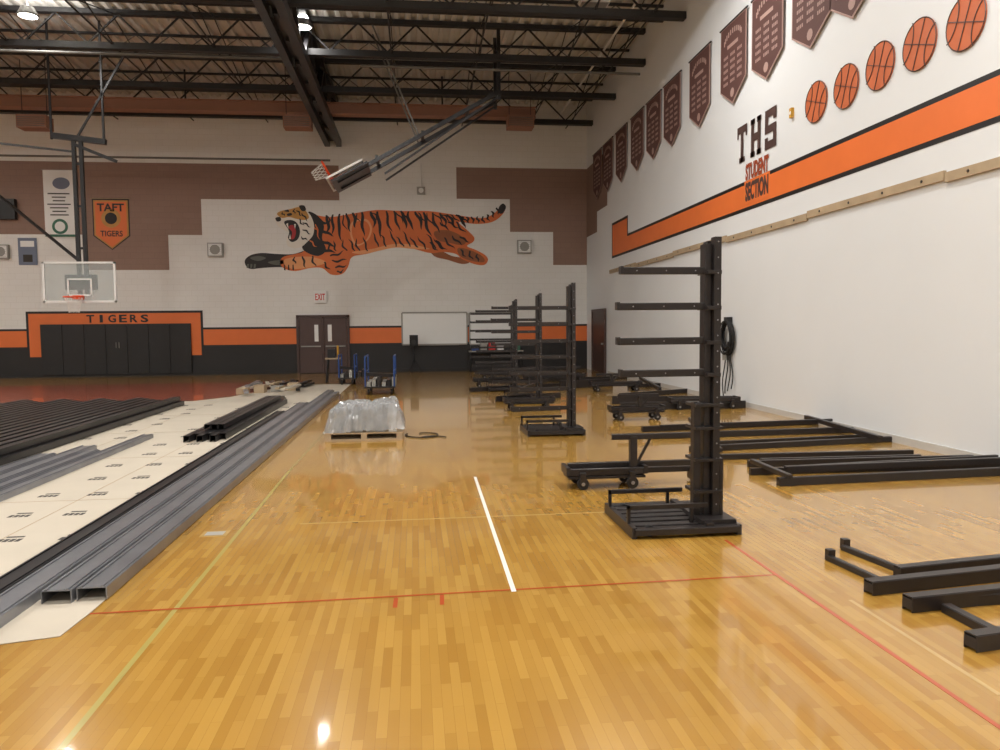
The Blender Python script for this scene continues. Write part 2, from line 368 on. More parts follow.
b.text('TIGERS',(a.x+.24,D-.032,zm-.02),(1,0,0),(0,0,1),w-.48,.2,m_blackp,.02)
b.disc((a.x+w/2,D-.032,(a.z+zm)/2-.03),(0,-1,0),.32,m_tye); b.disc((a.x+w/2,D-.034,(a.z+zm)/2-.03),(0,-1,0),.2,m_tdk)
b.tube((a.x-.05,D-.03,a.z+.02),(c.x+.05,D-.03,a.z+.02),.012,m_wood); b.done()

# ------------------------------------------------------------------ right wall
def rr(b,y0,y1,z0,z1_,m,off): b.poly([(XW-off,y0,z0),(XW-off,y1,z0),(XW-off,y1,z1_),(XW-off,y0,z1_)],m)
b=B('paint_stripe_right'); yE=PR(612,250).y; y2=PR(628,240).y
zs1=PR(900,113).z; zs0=PR(900,157).z
rr(b,YN,yE,zs0,zs1,m_blackp,.004); rr(b,YN,yE-.08,zs0+.07,zs1-.07,m_orange,.006)
rr(b,y2,yE,zs0,4.92,m_blackp,.005); rr(b,y2+.07,yE-.08,zs0+.07,4.84,m_orange,.007)
rr(b,26.0,D,4.9,zt,m_brownp,.004); rr(b,24.6,26.0,5.6,zt,m_brownp,.004)
b.done(parent=wall_right)
b=B('student_section_lettering'); e=(0,-1,0); 
yT=PR(738,130).y; yT2=PR(777,120).y; wT=(yT-yT2); zb_=PR(757,155).z; zh=PR(757,117).z-zb_
def blk(ch,y,w,z,h,off=.012,m=m_door):
    t=w*.27
    def q(a0,a1,c0,c1): rr(b,y-a1*w,y-a0*w,z+c0*h,z+c1*h,m,off)
    if ch=='T': q(0,1,.8,1);q(.36,.64,0,.8);q(0,.14,.68,.8);q(.86,1,.68,.8);q(.22,.78,0,.14)
    if ch=='H': q(.05,.33,0,1);q(.67,.95,0,1);q(.33,.67,.4,.6);q(0,.4,0,.14);q(.6,1,0,.14);q(0,.4,.86,1);q(.6,1,.86,1)
    if ch=='S': q(0,1,.8,1);q(0,1,.4,.6);q(0,1,0,.2);q(0,.28,.6,.8);q(.72,1,.2,.4);q(.72,1,.7,.8);q(0,.28,.2,.3)
lw=wT*.27
for i,ch in enumerate('THS'): blk(ch,yT-i*wT*.365,lw,zb_,zh)
yS=PR(746,180).y; yS2=PR(769,180).y; zS=PR(757,178).z; zS0=PR(757,199).z
rr(b,yS2-.05,yS+.05,zS0-.03,zs1,m_orange,.009)
b.text('STUDENT',(XW-.013,yS,zS+.03),e,(0,0,1),yS-yS2,PR(757,161).z-zS,m_redfl,.05)
b.text('SECTION',(XW-.013,yS,zS0+.02),e,(0,0,1),yS-yS2,zS-zS0-.03,m_door,.05)
b.done(parent=wall_right)
m_ball=mat('painted_ball_orange',(190,98,54),0.6,var=.12,scale=4)
for u,v in((817,102),(847,86.5),(881,66),(920.5,44.5),(967,22)):
    b=B('basketball_wall_cutout'); p=PR(u,v); r=.315
    n=32; pts=[Vector((XW-.02,p.y+r*math.cos(2*math.pi*i/n),p.z+r*math.sin(2*math.pi*i/n))) for i in range(n)]
    b.poly(pts,m_ball,(.018,0,0))
    def ln(f):
        P=[Vector((XW-.024,p.y+a*r,p.z+c*r)) for a,c in f]
        for i in range(len(P)-1): b.bar(P[i],P[i+1],.010,.010,m_door)
    b.path([Vector((XW-.022,q.y,q.z)) for q in pts],.008,m_door,4,True)
    th=.35; c_,s_=math.cos(th),math.sin(th)
    rot=lambda a,c:(a*c_-c*s_,a*s_+c*c_)
    ln([rot(-1,0),rot(1,0)]); ln([rot(0,-1),rot(0,1)])
    for sg in(-1,1): ln([rot(sg*(.95-.5*math.cos(t)),.88*math.sin(t)*1.0) for t in [(-1+ i/5)*1.1 for i in range(11)]])
    b.done()
# banners
for ub in(905,853,811.5,768,734.5,701,673.5,655,638.5,622.5,609,598.5):
    Yc=PR(ub,130).y
    b=B('championship_banner'); w=1.2 if ub<900 else 1.1; zt_=7.62; zc=6.36; tip=6.0; o=.05
    b.poly([(XW-o,Yc-w/2,zt_),(XW-o,Yc-w/2,zc),(XW-o,Yc,tip),(XW-o,Yc+w/2,zc),(XW-o,Yc+w/2,zt_)],m_bantxt,(.01,0,0))
    k=.03;o2=.054
    b.poly([(XW-o2,Yc-w/2+k,zt_-k),(XW-o2,Yc-w/2+k,zc+k*.5),(XW-o2,Yc,tip+k*1.2),(XW-o2,Yc+w/2-k,zc+k*.5),(XW-o2,Yc+w/2-k,zt_-k)],m_banner)
    b.tube((XW-.045,Yc-w/2-.04,zt_),(XW-.045,Yc+w/2+.04,zt_),.02,m_steel)
    n=11
    for i in range(n):
        t=math.pi*(.12+.76*i/(n-1)); cy=Yc+.42*math.cos(t); cz=zt_-.42+.22*math.sin(t)
        b.box((XW-.058,cy,cz),(.002,.045,.10),m_bantxt)
    b.box((XW-.058,Yc,zt_-.46),(.002,.5,.07),m_bantxt)
    for i in range(5):
        z=zt_-.64-i*.13
        for j in range(-1,2):
            for k2 in range(4): b.bb(XW-.0585,XW-.0575,Yc+j*.32-.10+k2*.055,Yc+j*.32-.065+k2*.055,z-.03,z+.03,m_bantxt)
    b.disc((XW-.058,Yc,tip+.22),(-1,0,0),.09,m_bantxt,n=12)
    b.done()
# wood nailer rail
zR=3.36
b=B('wood_nailer_rail'); y=YN+.5; i=0
while y<24:
    y2_=min(y+3.2,24.2); dz=.015*((i%2)*2-1)
    b.bb(XW-.045,XW-.003,y+.01,y2_-.01,zR-.06+dz,zR+.06+dz,m_wood)
    for k in range(4):
        b.tube((XW-.055,y+.4+k*.8,zR+dz),(XW-.045,y+.4+k*.8,zR+dz),.02,m_steel)
    y=y2_; i+=1
b.done(bevel=.004)
b=B('baseboard_right'); b.bb(XW-.02,XW-.002,YN,y0-.3,0,.1,mat('cove_base',(190,188,184),.6)); b.done()
# hung cable
b=B('hanging_power_cable'); p=PR(731,322); 
b.bb(XW-.12,XW-.005,p.y-.08,p.y+.08,p.z-.02,p.z+.1,m_steel2)
for k in range(9):
    ry=.25+.03*math.sin(k*2.1); rz=.30+.045*math.cos(k*1.7); oy=.05*math.sin(k*3)
    b.path([Vector((XW-.04-.012*k,p.y+oy+ry*math.sin(t*.3142),p.z-rz*.95+rz*math.cos(t*.3142))) for t in range(20)],.017,m_rubber,6,True)
for k in range(4):
    b.path([Vector((XW-.05-.01*k,p.y-.16+.10*k+.07*math.sin(t*.7+k),p.z-.4-t*(.95+.06*k)/9)) for t in range(10)],.013,m_rubber,6)
b.bb(XW-.12,XW-.02,p.y+.0,p.y+.14,p.z-.78,p.z-.6,m_gray)
b.done()
b=B('wall_alarm_device'); p=PR(793,113); b.bb(XW-.05,XW-.003,p.y-.04,p.y+.04,p.z-.08,p.z+.08,m_yellow); b.disc((XW-.052,p.y,p.z),(-1,0,0),.03,m_white); b.done()

# ------------------------------------------------------------------ roof structure
ZB=8.72
def joist(Y,name='steel_roof_truss'):
    b=B(name)
    b.bb(XL+.02,XW-.02,Y-.1,Y+.1,ZB,ZB+.16,m_joist)
    b.bb(XL+.02,XW-.02,Y-.09,Y+.09,ZC-.12,ZC-.005,m_joist)
    x=XL+.4; up=True
    while x<XW-.7:
        x2=x+.75
        b.bar((x,Y,ZB+.15 if up else ZC-.1),(x2,Y,ZC-.1 if up else ZB+.15),.04,.04,m_joist); up=not up; x=x2
    return b.done()
for Y in(26.6,23.55,20.5,17.4,14.3,11.2,8.1,5.0,1.9,-1.2,-4.3): joist(Y)
for Y in(25.1,22.0,18.95):
    b=B('steel_roof_joist'); b.bb(XL+.02,XW-.02,Y-.04,Y+.04,ZC-.42,ZC-.37,m_joist); b.bb(XL+.02,XW-.02,Y-.04,Y+.04,ZC-.06,ZC-.005,m_joist)
    x=XL+.3; up=True
    while x<XW-.5:
        b.bar((x,Y,ZC-.38 if up else ZC-.05),(x+.45,Y,ZC-.05 if up else ZC-.38),.022,.022,m_joistl); up=not up; x+=.45
    b.done()
b=B('roof_girder'); xg=-2.78; zg=8.05
for dx in(-.2,.2): b.bb(xg+dx-.09,xg+dx+.09,YN+.02,D-.02,zg,zg+.24,m_steel2)
b.bb(xg-.2,xg+.2,YN+.02,D-.02,zg+.2,zg+.24,m_steel2)
b.bb(xg-.22,xg+.22,YN+.02,D-.02,ZC-.25,ZC-.01,m_steel2)
y=YN+.5; up=True
while y<D-1.6:
    for dx in(-.1,.1): b.bar((xg+dx,y,zg+.1 if up else ZC-.12),(xg+dx,y+1.5,ZC-.12 if up else zg+.1),.1,.12,m_steel2)
    up=not up
    b.bar((xg,y,zg+.1),(xg,y,ZC-.1),.08,.08,m_steel2); y+=1.5
b.done()
b=B('painted_beam'); p=PY(535,120,24.8); b.bb(XL+.02,p.x,24.7,24.95,8.42,8.74,m_beamb); b.bb(XL+.02,p.x,24.62,25.03,8.71,8.75,m_beamb); b.bb(XL+.02,p.x,24.62,25.03,8.4,8.43,m_beamb)
for k in range(-27,4,4): b.tube((k,24.85,8.72),(k,24.85,ZC),.03,m_joist)
b.done()
for u in(35,298,520):
    b=B('ceiling_unit_heater'); p=PY(u,122,24.3); b.bb(p.x-.42,p.x+.42,24.05,24.55,p.z-.22,p.z+.16,m_beamb)
    for i in range(5): b.bb(p.x-.38,p.x+.38,24.02,24.05,p.z-.17+i*.06,p.z-.155+i*.06,m_joistl)
    b.tube((p.x-.35,24.3,p.z+.16),(p.x-.35,24.3,ZC-.02),.012,m_joist); b.tube((p.x+.35,24.3,p.z+.16),(p.x+.35,24.3,ZC-.02),.012,m_joist); b.done(bevel=.02)
b=B('roof_pipework')
for (u1,v1,u2,v2,Y) in((0,158,330,158,26.2),(0,52,300,58,19.5),(360,62,640,78,19.5)):
    a=PY(u1,v1,Y);c=PY(u2,v2,Y); z=(a.z+c.z)/2; b.tube((a.x,Y,z),(c.x,Y,z),.035,m_joistl)
for xx_ in(-13,-10,-7.5,-5,-.5,1.8,4.2,5.6):
    b.tube((xx_,13,ZB+.12),(xx_,D-.1,ZB+.12),.022,m_joist,6)
    for Y in(14.3,17.4,20.5,23.55):
        b.bar((xx_,Y,ZB+.1),(xx_+.05,Y+3.05,ZC-.1),.022,.022,m_joist); b.bar((xx_,Y,ZC-.1),(xx_+.05,Y+3.05,ZB+.1),.022,.022,m_joist)
b.tube((5.3,15,9.2),(5.3,D-.05,9.2),.03,m_white)
b.done()
b=B('linear_light_fixture'); p=PZ(593,6,9.1); b.bb(p.x-.35,p.x+.35,p.y-.25,p.y+.25,9.1,9.18,m_white); b.bb(p.x-.31,p.x+.31,p.y-.21,p.y+.21,9.085,9.101,m_gray)
for s_ in(-.3,.3): b.tube((p.x+s_,p.y,9.18),(p.x+s_,p.y,ZC-.01),.01,m_gray)
b.done()

def hoop(b,c,out,up,side,scale=1,rt=.02):
    out=Vector(out);up=Vector(up);side=Vector(side);c=Vector(c)
    Rm=Matrix((side,out,up)).transposed()
    W,Hh=1.83*scale,1.07*scale
    b.box(c,(W-.08,.015,Hh-.08),m_glass,Rm)
    for s_ in(-1,1):
        b.box(c+side*(s_*(W/2-.025)),(.05,.05,Hh),m_white,Rm); b.box(c+up*(s_*(Hh/2-.025)),(W,.05,.05),m_white,Rm)
    q=c-up*(Hh/2-.4)
    for s_ in(-1,1): b.box(q+side*(s_*.29)+out*.012,(.04,.01,.45),m_white,Rm); b.box(q+up*(s_*.21)+out*.012,(.6,.01,.04),m_white,Rm)
    rc=c-up*(Hh/2-.13)+out*.40
    b.ring(rc,up,.23,rt,m_rim); b.box(rc-out*.29,(.2,.24,.10),m_rim,Rm)
    for i in range(12):
        t=i*math.pi/6; t2=(i+1)*math.pi/6
        def rp(t,r,z): return rc+side*(r*math.cos(t))+out*(r*math.sin(t))-up*z
        b.tube(rp(t,.22,0),rp(t2,.16,.2),.005,m_net,4);b.tube(rp(t2,.22,0),rp(t,.16,.2),.005,m_net,4)
        b.tube(rp(t,.16,.2),rp(t2,.12,.4),.005,m_net,4);b.tube(rp(t2,.16,.2),rp(t,.12,.4),.005,m_net,4)
    return rc
b=B('folded_basketball_hoop'); Y=21.0
pb=PY(347,176,Y); pt=PY(497,97,Y)
dm=(pt-pb).normalized(); perp=Vector((-dm.z,0,dm.x))
rc=hoop(b,pb,perp,dm,Vector((0,1,0)),rt=.032)
for s_ in(-.45,.45):
    b.bar(pb-perp*.12+Vector((0,s_,0))-dm*.3,pt+Vector((0,s_,0)),.10,.10,m_steel2)
    b.bar(pb-perp*.5+Vector((0,s_,0))+dm*.9,pt-perp*.1+Vector((0,s_,0)),.05,.05,m_steel2)
    b.bar(pt+Vector((0,s_,-.2)),(pt.x,Y+s_,ZC-.02),.09,.09,m_steel2)
    m0=pb+dm*2.2; b.bar(m0+Vector((0,s_,0)),(m0.x-1.2,Y+s_,ZC-.02),.04,.04,m_joistl)
for t in(.2,.5,.8,1.0):
    q=pb.lerp(pt,t); b.bar(q+Vector((0,-.45,0)),q+Vector((0,.45,0)),.08,.08,m_steel2)
b.box(pb-perp*.05,(.9,1.2,.06),m_steel2,Matrix((dm,Vector((0,1,0)),perp)).transposed())
b.box(pb+dm*.1-perp*.1,(1.07,1.7,.05),m_steel2,Matrix((dm,Vector((0,1,0)),perp)).transposed())
b.box(pb-perp*.02-dm*.2,(.5,.8,.1),m_rim,Matrix((dm,Vector((0,1,0)),perp)).transposed())
b.done()
b=B('suspended_basketball_hoop'); Y=21.0; c=(PY(47,262,Y)+PY(112,302,Y))/2; c.y=Y
hoop(b,c,(0,-1,0),(0,0,1),(1,0,0)); 
zq=PY(75,150,Y).z
for s_ in(-.06,.12):
    b.bar((c.x+s_,Y+.15,c.z-.35),(c.x+s_,Y+.15,zq+.4),.09,.09,m_steel2)
b.box((c.x,Y+.1,c.z),(.8,.06,.4),m_steel2)
for z in(c.z+.9,c.z+2.0,c.z+3.1): b.bar((c.x-.1,Y+.15,z),(c.x+.15,Y+.15,z),.06,.06,m_steel2)
t1=PY(-20,180,Y+2.5); b.bar((c.x-.1,Y+.2,c.z+.6),t1,.06,.06,m_steel2); b.bar((c.x-.1,Y+.2,zq),PY(-30,140,Y+1),.05,.05,m_steel2)
b.bar((c.x-.6,Y+.15,zq+.4),(c.x+.75,Y+.15,zq+.25),.14,.14,m_steel2)
b.bar((c.x-.1,Y+.15,zq+.2),(c.x+1.0,Y+.15,zq-.25),.08,.08,m_steel2)
for s_ in(-.6,.7): b.bar((c.x+s_,Y+.15,zq+.3),(c.x+s_,Y+.15,ZC-.02),.05,.05,m_steel2)
b.bar((c.x,Y+.15,zq+.3),(c.x+1.3,Y+.15,ZB+.1),.05,.05,m_steel2)
b.done()

# ------------------------------------------------------------------ lights
LC=(1,.97,.92)
def lamp(x,y,z,power,show=True):
    b=B('high_bay_light'); b.tube((x,y,z+.05),(x,y,z+.22),.22,m_fixture,20,.14); b.tube((x,y,z+.02),(x,y,z+.05),.23,m_fixture,20)
    b.disc((x,y,z+.015),(0,0,-1),.20,m_lamp); b.tube((x,y,z+.22),(x,y,ZC-.01),.012,m_fixture)
    o=b.done()
    L=bpy.data.lights.new('bulb','AREA'); L.shape='DISK'; L.size=.4; L.energy=power; L.color=LC
    lo=bpy.data.objects.new('bulb',L); sc.collection.objects.link(lo); lo.parent=o; lo.location=Vector((x,y,z-.0))-o.location
    U=bpy.data.lights.new('deck_fill','AREA'); U.shape='DISK'; U.size=.28; U.energy=PW*.65; U.color=LC  # added upward fill on each fixture, there to brighten the roof deck
    uo=bpy.data.objects.new('deck_fill',U); sc.collection.objects.link(uo); uo.parent=o; uo.location=Vector((x,y,z+.24))-o.location; uo.rotation_euler=(math.pi,0,0)
p=PZ(28,17,8.9); PW=240
lamp(p.x,p.y,8.9,PW*.22); lamp(p.x-8.5,p.y,8.9,PW)
p=PZ(303,28,9.2); lamp(p.x,p.y,9.2,PW*.22)
for yy in(13.2,5.6,-1.5):
    for xx_ in(-24,-16.5,-9,-1.5,3.6): lamp(xx_,yy,8.3 if yy<11 else 8.9,PW)

# ------------------------------------------------------------------ court markings
def fline(b,p,q,w,m,z=.0015):
    a=PF(*p);c=PF(*q); dd=(c-a).normalized(); n_=Vector((-dd.y,dd.x,0))*w/2
    b.poly([a+n_+Vector((0,0,z)),a-n_+Vector((0,0,z)),c-n_+Vector((0,0,z)),c+n_+Vector((0,0,z))],m)
b=B('court_lines')
xr=PF(860,632).x
b.bb(xr-.012,xr+.012,-2,PF(725,540).y,.0,.0016,m_redline)
fline(b,(90,614),(775,575),.020,m_redline,.0021)
fline(b,(396,598),(395,608),.025,m_redline,.0024); fline(b,(442,595),(442,605),.025,m_redline,.0024)
fline(b,(475,477),(514,592),.030,m_whiteline,.0026)
fline(b,(60,750),(290,470),.03,m_grnline,.0017); fline(b,(290,470),(352,402),.03,m_grnline,.0017)
fline(b,(300,524),(612,512),.03,m_creline,.0014); fline(b,(850,600),(1000,695),.025,m_creline,.0012)
b.poly([(-20,17.6,.001),(-5.0,17.6,.001),(-4.2,19.0,.001),(-3.4,23.5,.001),(-20,23.5,.001)],m_redfl)
o=b.done(parent=floor)
b=B('floor_outlet_plate'); p=PF(215,534); b.bb(p.x-.1,p.x+.1,p.y-.08,p.y+.08,0,.004,m_creline); b.bb(p.x-.07,p.x+.07,p.y-.05,p.y+.05,.004,.006,m_gray); b.done()

# ------------------------------------------------------------------ floor protection and steel members (left)
b=B('floor_protection_sheets'); z=.004
near=[PF(-250,680),PF(0,645),PF(60,637),PF(92,612)]
xe=PF(92,612).x
pts=[(-12,4.2)]+[(q.x,q.y) for q in near]+[(xe,22.0),(-3.5,22.0),(-4.4,18.4),(-5.0,17.5),(-12,17.5)]
b.poly([(x_,y_,.002) for x_,y_ in pts],m_paper,(0,0,.003))
for i in range(5):
    yy=5+i*2.4; b.bb(-11,xe,yy,yy+.012,.005,.0062,m_wood)
for xx_ in(-3.2,-4.4,-5.6,-6.8,-8): b.bb(xx_,xx_+.012,4.3,17.4,.005,.006,m_wood)
yy=4.4;r=0
while yy<17:
    for xx_ in(-2.75,-3.2,-3.65,-4.6,-5.1):
        xo=xx_+.13*(r%2)
        for j in range(4): b.bb(xo+j*.045,xo+j*.045+.034,yy,yy+.08,.005,.0062,m_ink)
        b.bb(xo+.02,xo+.15,yy+.12,yy+.155,.005,.0062,m_ink)
    yy+=.8;r+=1
b.done()
m_gd=mat('steel_channel_gray',(138,140,146),0.30,metal=0.6,var=0.3,scale=4)
pn=PF(38,608); pn2=PF(100,600)
ygr=(pn.y+pn2.y)/2
def chan(x0,x1,ya_,yb_,h=.10,z0=.006,m=m_gd,lip=True):
    w=x1-x0; b.channel(((x0+x1)/2,ya_,z0+h/2),((x0+x1)/2,yb_,z0+h/2),w,h,m,.006,up=True)
    if lip:
        b.bb(x0+.015,x0+.03,ya_,yb_,z0+h,z0+h+.012,m); b.bb(x1-.03,x1-.015,ya_,yb_,z0+h,z0+h+.012,m)
b=B('steel_channel_stack')
chan(pn.x,pn.x+.165,ygr,19,.075); chan(pn.x+.185,pn.x+.35,ygr+.03,18.4,.075)
chan(pn.x-.24,pn.x-.05,3.4,16,.06); chan(pn.x-.43,pn.x-.27,3.2,14.5,.05,m=m_steel2)
b.done()
b=B('steel_channel_stack')
for a_,c_,y0_,y1_ in((-4.75,-4.55,5,10.0),(-4.5,-4.3,5,10.6),(-4.26,-4.1,4.6,10.2),(-4.05,-3.9,5,11.6)): chan(a_,c_,y0_,y1_,.05)
b.done()
b=B('steel_tube_bundle')
for i in range(6): b.channel((-3.25+i*.09,11.0+.2*(i%2),.055),(-3.25+i*.09,17.3-.4*(i%3),.055),.08,.09,m_steel2,.008,up=True)
for i in range(3): b.channel((-3.12+i*.10,11.6,.15),(-3.12+i*.10,16.4,.15),.085,.07,m_steel2,.008,up=True)
b.done()
b=B('steel_decking_bundle')
for l in range(2):
    for i in range(24): 
        x_=-4.98-i*.19-l*.08; b.channel((x_,8.2+.15*(i%3),.055+.09*l),(x_,16.6-.22*((i*7)%4),.055+.09*l),.12,.08,m_steel2,.008,up=True)
b.done()
b=B('lumber_and_parts_pile')
for i in range(22):
    x_=random.uniform(-4.6,-2.9); y_=random.uniform(18.2,21.5); an=random.uniform(-.5,.5); l=random.uniform(.6,1.6)
    b.bar((x_,y_,.06+.05*(i%3)),(x_+l*math.sin(an)*.5,y_+l*math.cos(an),.06+.05*(i%3)),.1,.05,random.choice([m_wood,m_steel2,m_galv,m_paper]))
for i in range(4): b.bb(-4.4+i*.36,-4.15+i*.36,19.0+.3*i,19.4+.3*i,.006,.15+.05*(i%2),random.choice([m_wood,m_gray,m_steel2]))
b.done()

# ------------------------------------------------------------------ wrapped pallet
pl=PF(364,441); px,py=pl.x,pl.y+.45
b=B('wooden_pallet')
for i in range(7): b.bb(px-.55,px+.55,py-.45+i*.14,py-.35+i*.14,.10,.12,m_wood)
for s_ in(-.5,0,.5):
    b.bb(px+s_-.04,px+s_+.04,py-.45,py+.49,.03,.10,m_wood)
for i in range(4): b.bb(px-.55,px+.55,py-.45+i*.28,py-.36+i*.28,.0,.03,m_wood)
b.done()
b=B('plastic_wrapped_steel_parts'); 
for i in range(6): b.bb(px-.45+i*.16,px-.34+i*.16,py-.40,py+.35,.121,.25+.06*(i%3),random.choice([m_gray,m_steel,m_white,m_galv]))
for i in range(3): b.bb(px-.4,px+.4,py-.3+i*.25,py-.2+i*.25,.37,.41,random.choice([m_gray,m_galv]))
bundle=b.done()
import bmesh
from mathutils import noise
bm=bmesh.new(); bmesh.ops.create_grid(bm,x_segments=70,y_segments=60,size=1)
for v in bm.verts:
    x_,y_=v.co.x,v.co.y; e_=max(abs(x_),abs(y_))
    hgt=.32*(1-max(0,(e_-.70)/.30)**2.0)+.01-.10*max(0,-x_-.2)
    nn=noise.noise(Vector((x_*2,y_*2,1)))*.08
    rd=1-abs(noise.noise(Vector((x_*5,y_*4,4))))*2.2; rd2=1-abs(noise.noise(Vector((x_*11+3,y_*9,7))))*2.2
    v.co=Vector((px+x_*.58*(1+.08*noise.noise(Vector((x_*4,y_*4,9)))),py+.02+y_*.5+.03*noise.noise(Vector((x_*7,y_*7,2))),.125+max(0,hgt+(nn+rd*.05+rd2*.025)*(1 if e_<.85 else .35))))
    v.co-=bundle.location
me=bpy.data.meshes.new('plastic_wrap'); bm.to_mesh(me); bm.free(); me.materials.append(m_wrap)
wo=bpy.data.objects.new('plastic_wrap',me); sc.collection.objects.link(wo); wo.parent=bundle
b=B('air_hose'); p=PF(418,438)
b.path([Vector((p.x+.1+(.3-.012*t)*math.cos(t*.42+2.6),p.y+.25+(.32-.008*t)*math.sin(t*.42+2.6),.011)) for t in range(15)],.009,m_rubber,6)
b.path([Vector((p.x+.05+.09*t,p.y+.02+.1*math.sin(t*.9),.010)) for t in range(5)],.008,m_rubber,6)
b.done()

# ------------------------------------------------------------------ carts and tools at far mid floor
def cart(name,u,v,w,l,h,mp,load=True):
    b=B(name); p=PF(u,v); x,y=p.x,p.y
    b.bb(x-w/2,x+w/2,y,y+l,.16,.2,mp)
    for sx in(-1,1):
        for sy in(.12,l-.12):
            b.tube((x+sx*(w/2-.1)-.025,y+sy,.075),(x+sx*(w/2-.1)+.025,y+sy,.075),.075,m_rubber,14); b.bb(x+sx*(w/2-.1)-.03,x+sx*(w/2-.1)+.03,y+sy-.04,y+sy+.04,.1,.165,m_gray)
        for yy in(y+.03,y+l-.03): b.tube((x+sx*(w/2-.03),yy,.2),(x+sx*(w/2-.03),yy,h),.02,m_blue)
    for sx in(-1,1): b.tube((x+sx*(w/2-.03),y+.03,h),(x+sx*(w/2-.03),y+l-.03,h),.02,m_blue); b.tube((x+sx*(w/2-.03),y+.03,h*.6),(x+sx*(w/2-.03),y+l-.03,h*.6),.015,m_blue)
    if load:
        for i in range(6):
            b.bb(x-w/2+.06+i*.12,x-w/2+.15+i*.12,y+.1,y+l-.1,.201,.3+.06*(i%3),random.choice([m_steel2,m_steel,m_gray]))
        b.bar((x-w/2,y+.2,.5),(x+w/2,y+.3,.44),.08,.08,m_steel2)
    return b.done()
cart('platform_cart',380,395,.75,1.3,.92,m_steel2)
cart('tool_cart',347,385,.5,.9,.85,m_steel)
b=B('tool_stand'); p=PF(333,383); sxp=p.x
for sx in(-.2,.2):
    for sy in(0,.4): b.tube((sxp+sx,p.y+sy,0),(sxp+sx*.7,p.y+.2+(sy-.2)*.7,.7),.02,m_steel2)
b.bb(sxp-.22,sxp+.22,p.y,p.y+.4,.7,.74,m_wood); b.bb(sxp-.15,sxp+.08,p.y+.08,p.y+.3,.74,1.0,m_steel2); b.tube((sxp+.14,p.y+.2,.74),(sxp+.14,p.y+.2,1.1),.03,m_yellow); b.done()
b=B('portable_speaker'); p=PB(414,352); y_=D-.7; 
b.bb(p.x-.15,p.x+.15,y_,y_+.25,.95,1.35,m_rubber); b.tube((p.x,y_+.15,.3),(p.x,y_+.15,.95),.02,m_rubber)
for a in(0,2.1,4.2): b.tube((p.x,y_+.15,.5),(p.x+.3*math.cos(a),y_+.15+.3*math.sin(a),.012),.014,m_rubber)
b.disc((p.x,y_-.003,1.1),(0,-1,0),.09,m_steel); b.done()
b=B('stacked_equipment_table'); xa_,xb_=X(468,350),X(520,350)
b.bb(xa_,xb_,D-.9,D-.25,.72,.76,m_gray)
for xq in(xa_+.05,xb_-.05):
    for yq in(D-.85,D-.3): b.tube((xq,yq,0),(xq,yq,.72),.02,m_steel2)
for i in range(6): b.bb(xa_+.1+i*.3,xa_+.33+i*.3,D-.8,D-.4,.76,.90+.07*((i*3)%4),[m_blue,m_gray,m_red,m_white,m_steel2,m_green][i])
b.done()

# ------------------------------------------------------------------ bleacher support frames
def rack(X0,Y0,ht,levels,al,detail=True,seed=0,name='bleacher_support_frame'):
    rnd=random.Random(seed); b=B(name); m=m_steel
    b.channel((X0-.03,Y0,.08),(X0-.03,Y0,ht-.05),.05,.10,m,.008)
    b.bb(X0+.0,X0+.055,Y0-.10,Y0-.02,.05,ht,m)
    b.bb(X0-.01,X0+.045,Y0+.02,Y0+.11,.05,ht-.02,m)
    for z in levels:
        b.bb(X0-.055,X0+.058,Y0-.103,Y0+.113,z-.03,z+.0,m)
    for i in range(int(ht/.12)): 
        b.tube((X0+.028,Y0-.105,.2+i*.12),(X0+.028,Y0-.10,.2+i*.12),.007,m_galv,6)
    if detail:
        b.channel((X0-.115,Y0-.03,.08),(X0-.115,Y0-.03,1.0),.05,.07,m,.008)
        for z in(.3,.55,.8,.98): b.bb(X0-.145,X0+.08,Y0-.11,Y0+.12,z-.012,z+.012,m)
        b.bb(X0+.058,X0+.085,Y0-.10,Y0+.10,.08,.55,m)
    for z in levels:
        a=al*(1+rnd.uniform(-.03,.03)); x1=X0-.05; x0=x1-a
        b.channel((x0,Y0-.02,z),(x1,Y0-.02,z),.04,.05,m,.006)
        b.bb(x0-.008,x0+.015,Y0-.05,Y0+.02,z-.025,z+.035,m)
        for k in range(3): b.tube((x0+.12+k*a*.35,Y0-.047,z),(x0+.12+k*a*.35,Y0-.041,z),.006,m_galv,6)
    y0,y1=Y0-.28,Y0+.55; xL=X0-.70; xR=X0+.16
    for i in range(7):
        yy=y0+.02+i*(y1-y0-.04)/6; b.channel((xL+.02,yy,.05),(xR-.02,yy,.05),.085,.045,m,.006,up=True)
    b.bb(xL,xL+.04,y0,y1,.0,.085,m); b.bb(xR-.04,xR,y0,y1,.0,.08,m); b.bb(X0-.12,X0-.06,y0,y1,.03,.10,m)
    b.bb(X0-.14,X0+.14,y0+.05,Y0+.15,.075,.11,m)
    for yy in(Y0-.14,Y0+.42): 
        b.bb(xL,X0-.06,yy-.015,yy+.015,.19,.225,m); b.bb(xL,xL+.025,yy-.015,yy+.015,.08,.225,m); b.bb(xL+.5,xL+.525,yy-.015,yy+.015,.07,.19,m)
    for yy in (y0+.06,y1-.06):
        for xx_ in (xL+.15,): b.tube((xx_,yy-.02,.045),(xx_,yy+.02,.045),.043,m_rubber,14)
    return b.done(bevel=.003 if detail else 0)
pc=PF(707.5,526); 
ht=PY(711,238,pc.y).z
lv=[PY(660,v,pc.y).z for v in(271,306.5,341,373)]
rack(pc.x,pc.y,ht,lv,PY(703,300,pc.y).x-PY(618,300,pc.y).x-.0,True,1)
lv2=[2.0,1.75,1.5,1.24,1.0,.72,.45]
p=PF(571,433); rack(p.x,p.y,PY(567,283,p.y).z,[PY(540,v,p.y).z for v in(308,324,341,357,373,389,408)],.85,False,2)
rack(2.58,15.6,2.3,lv2,.95,False,3)
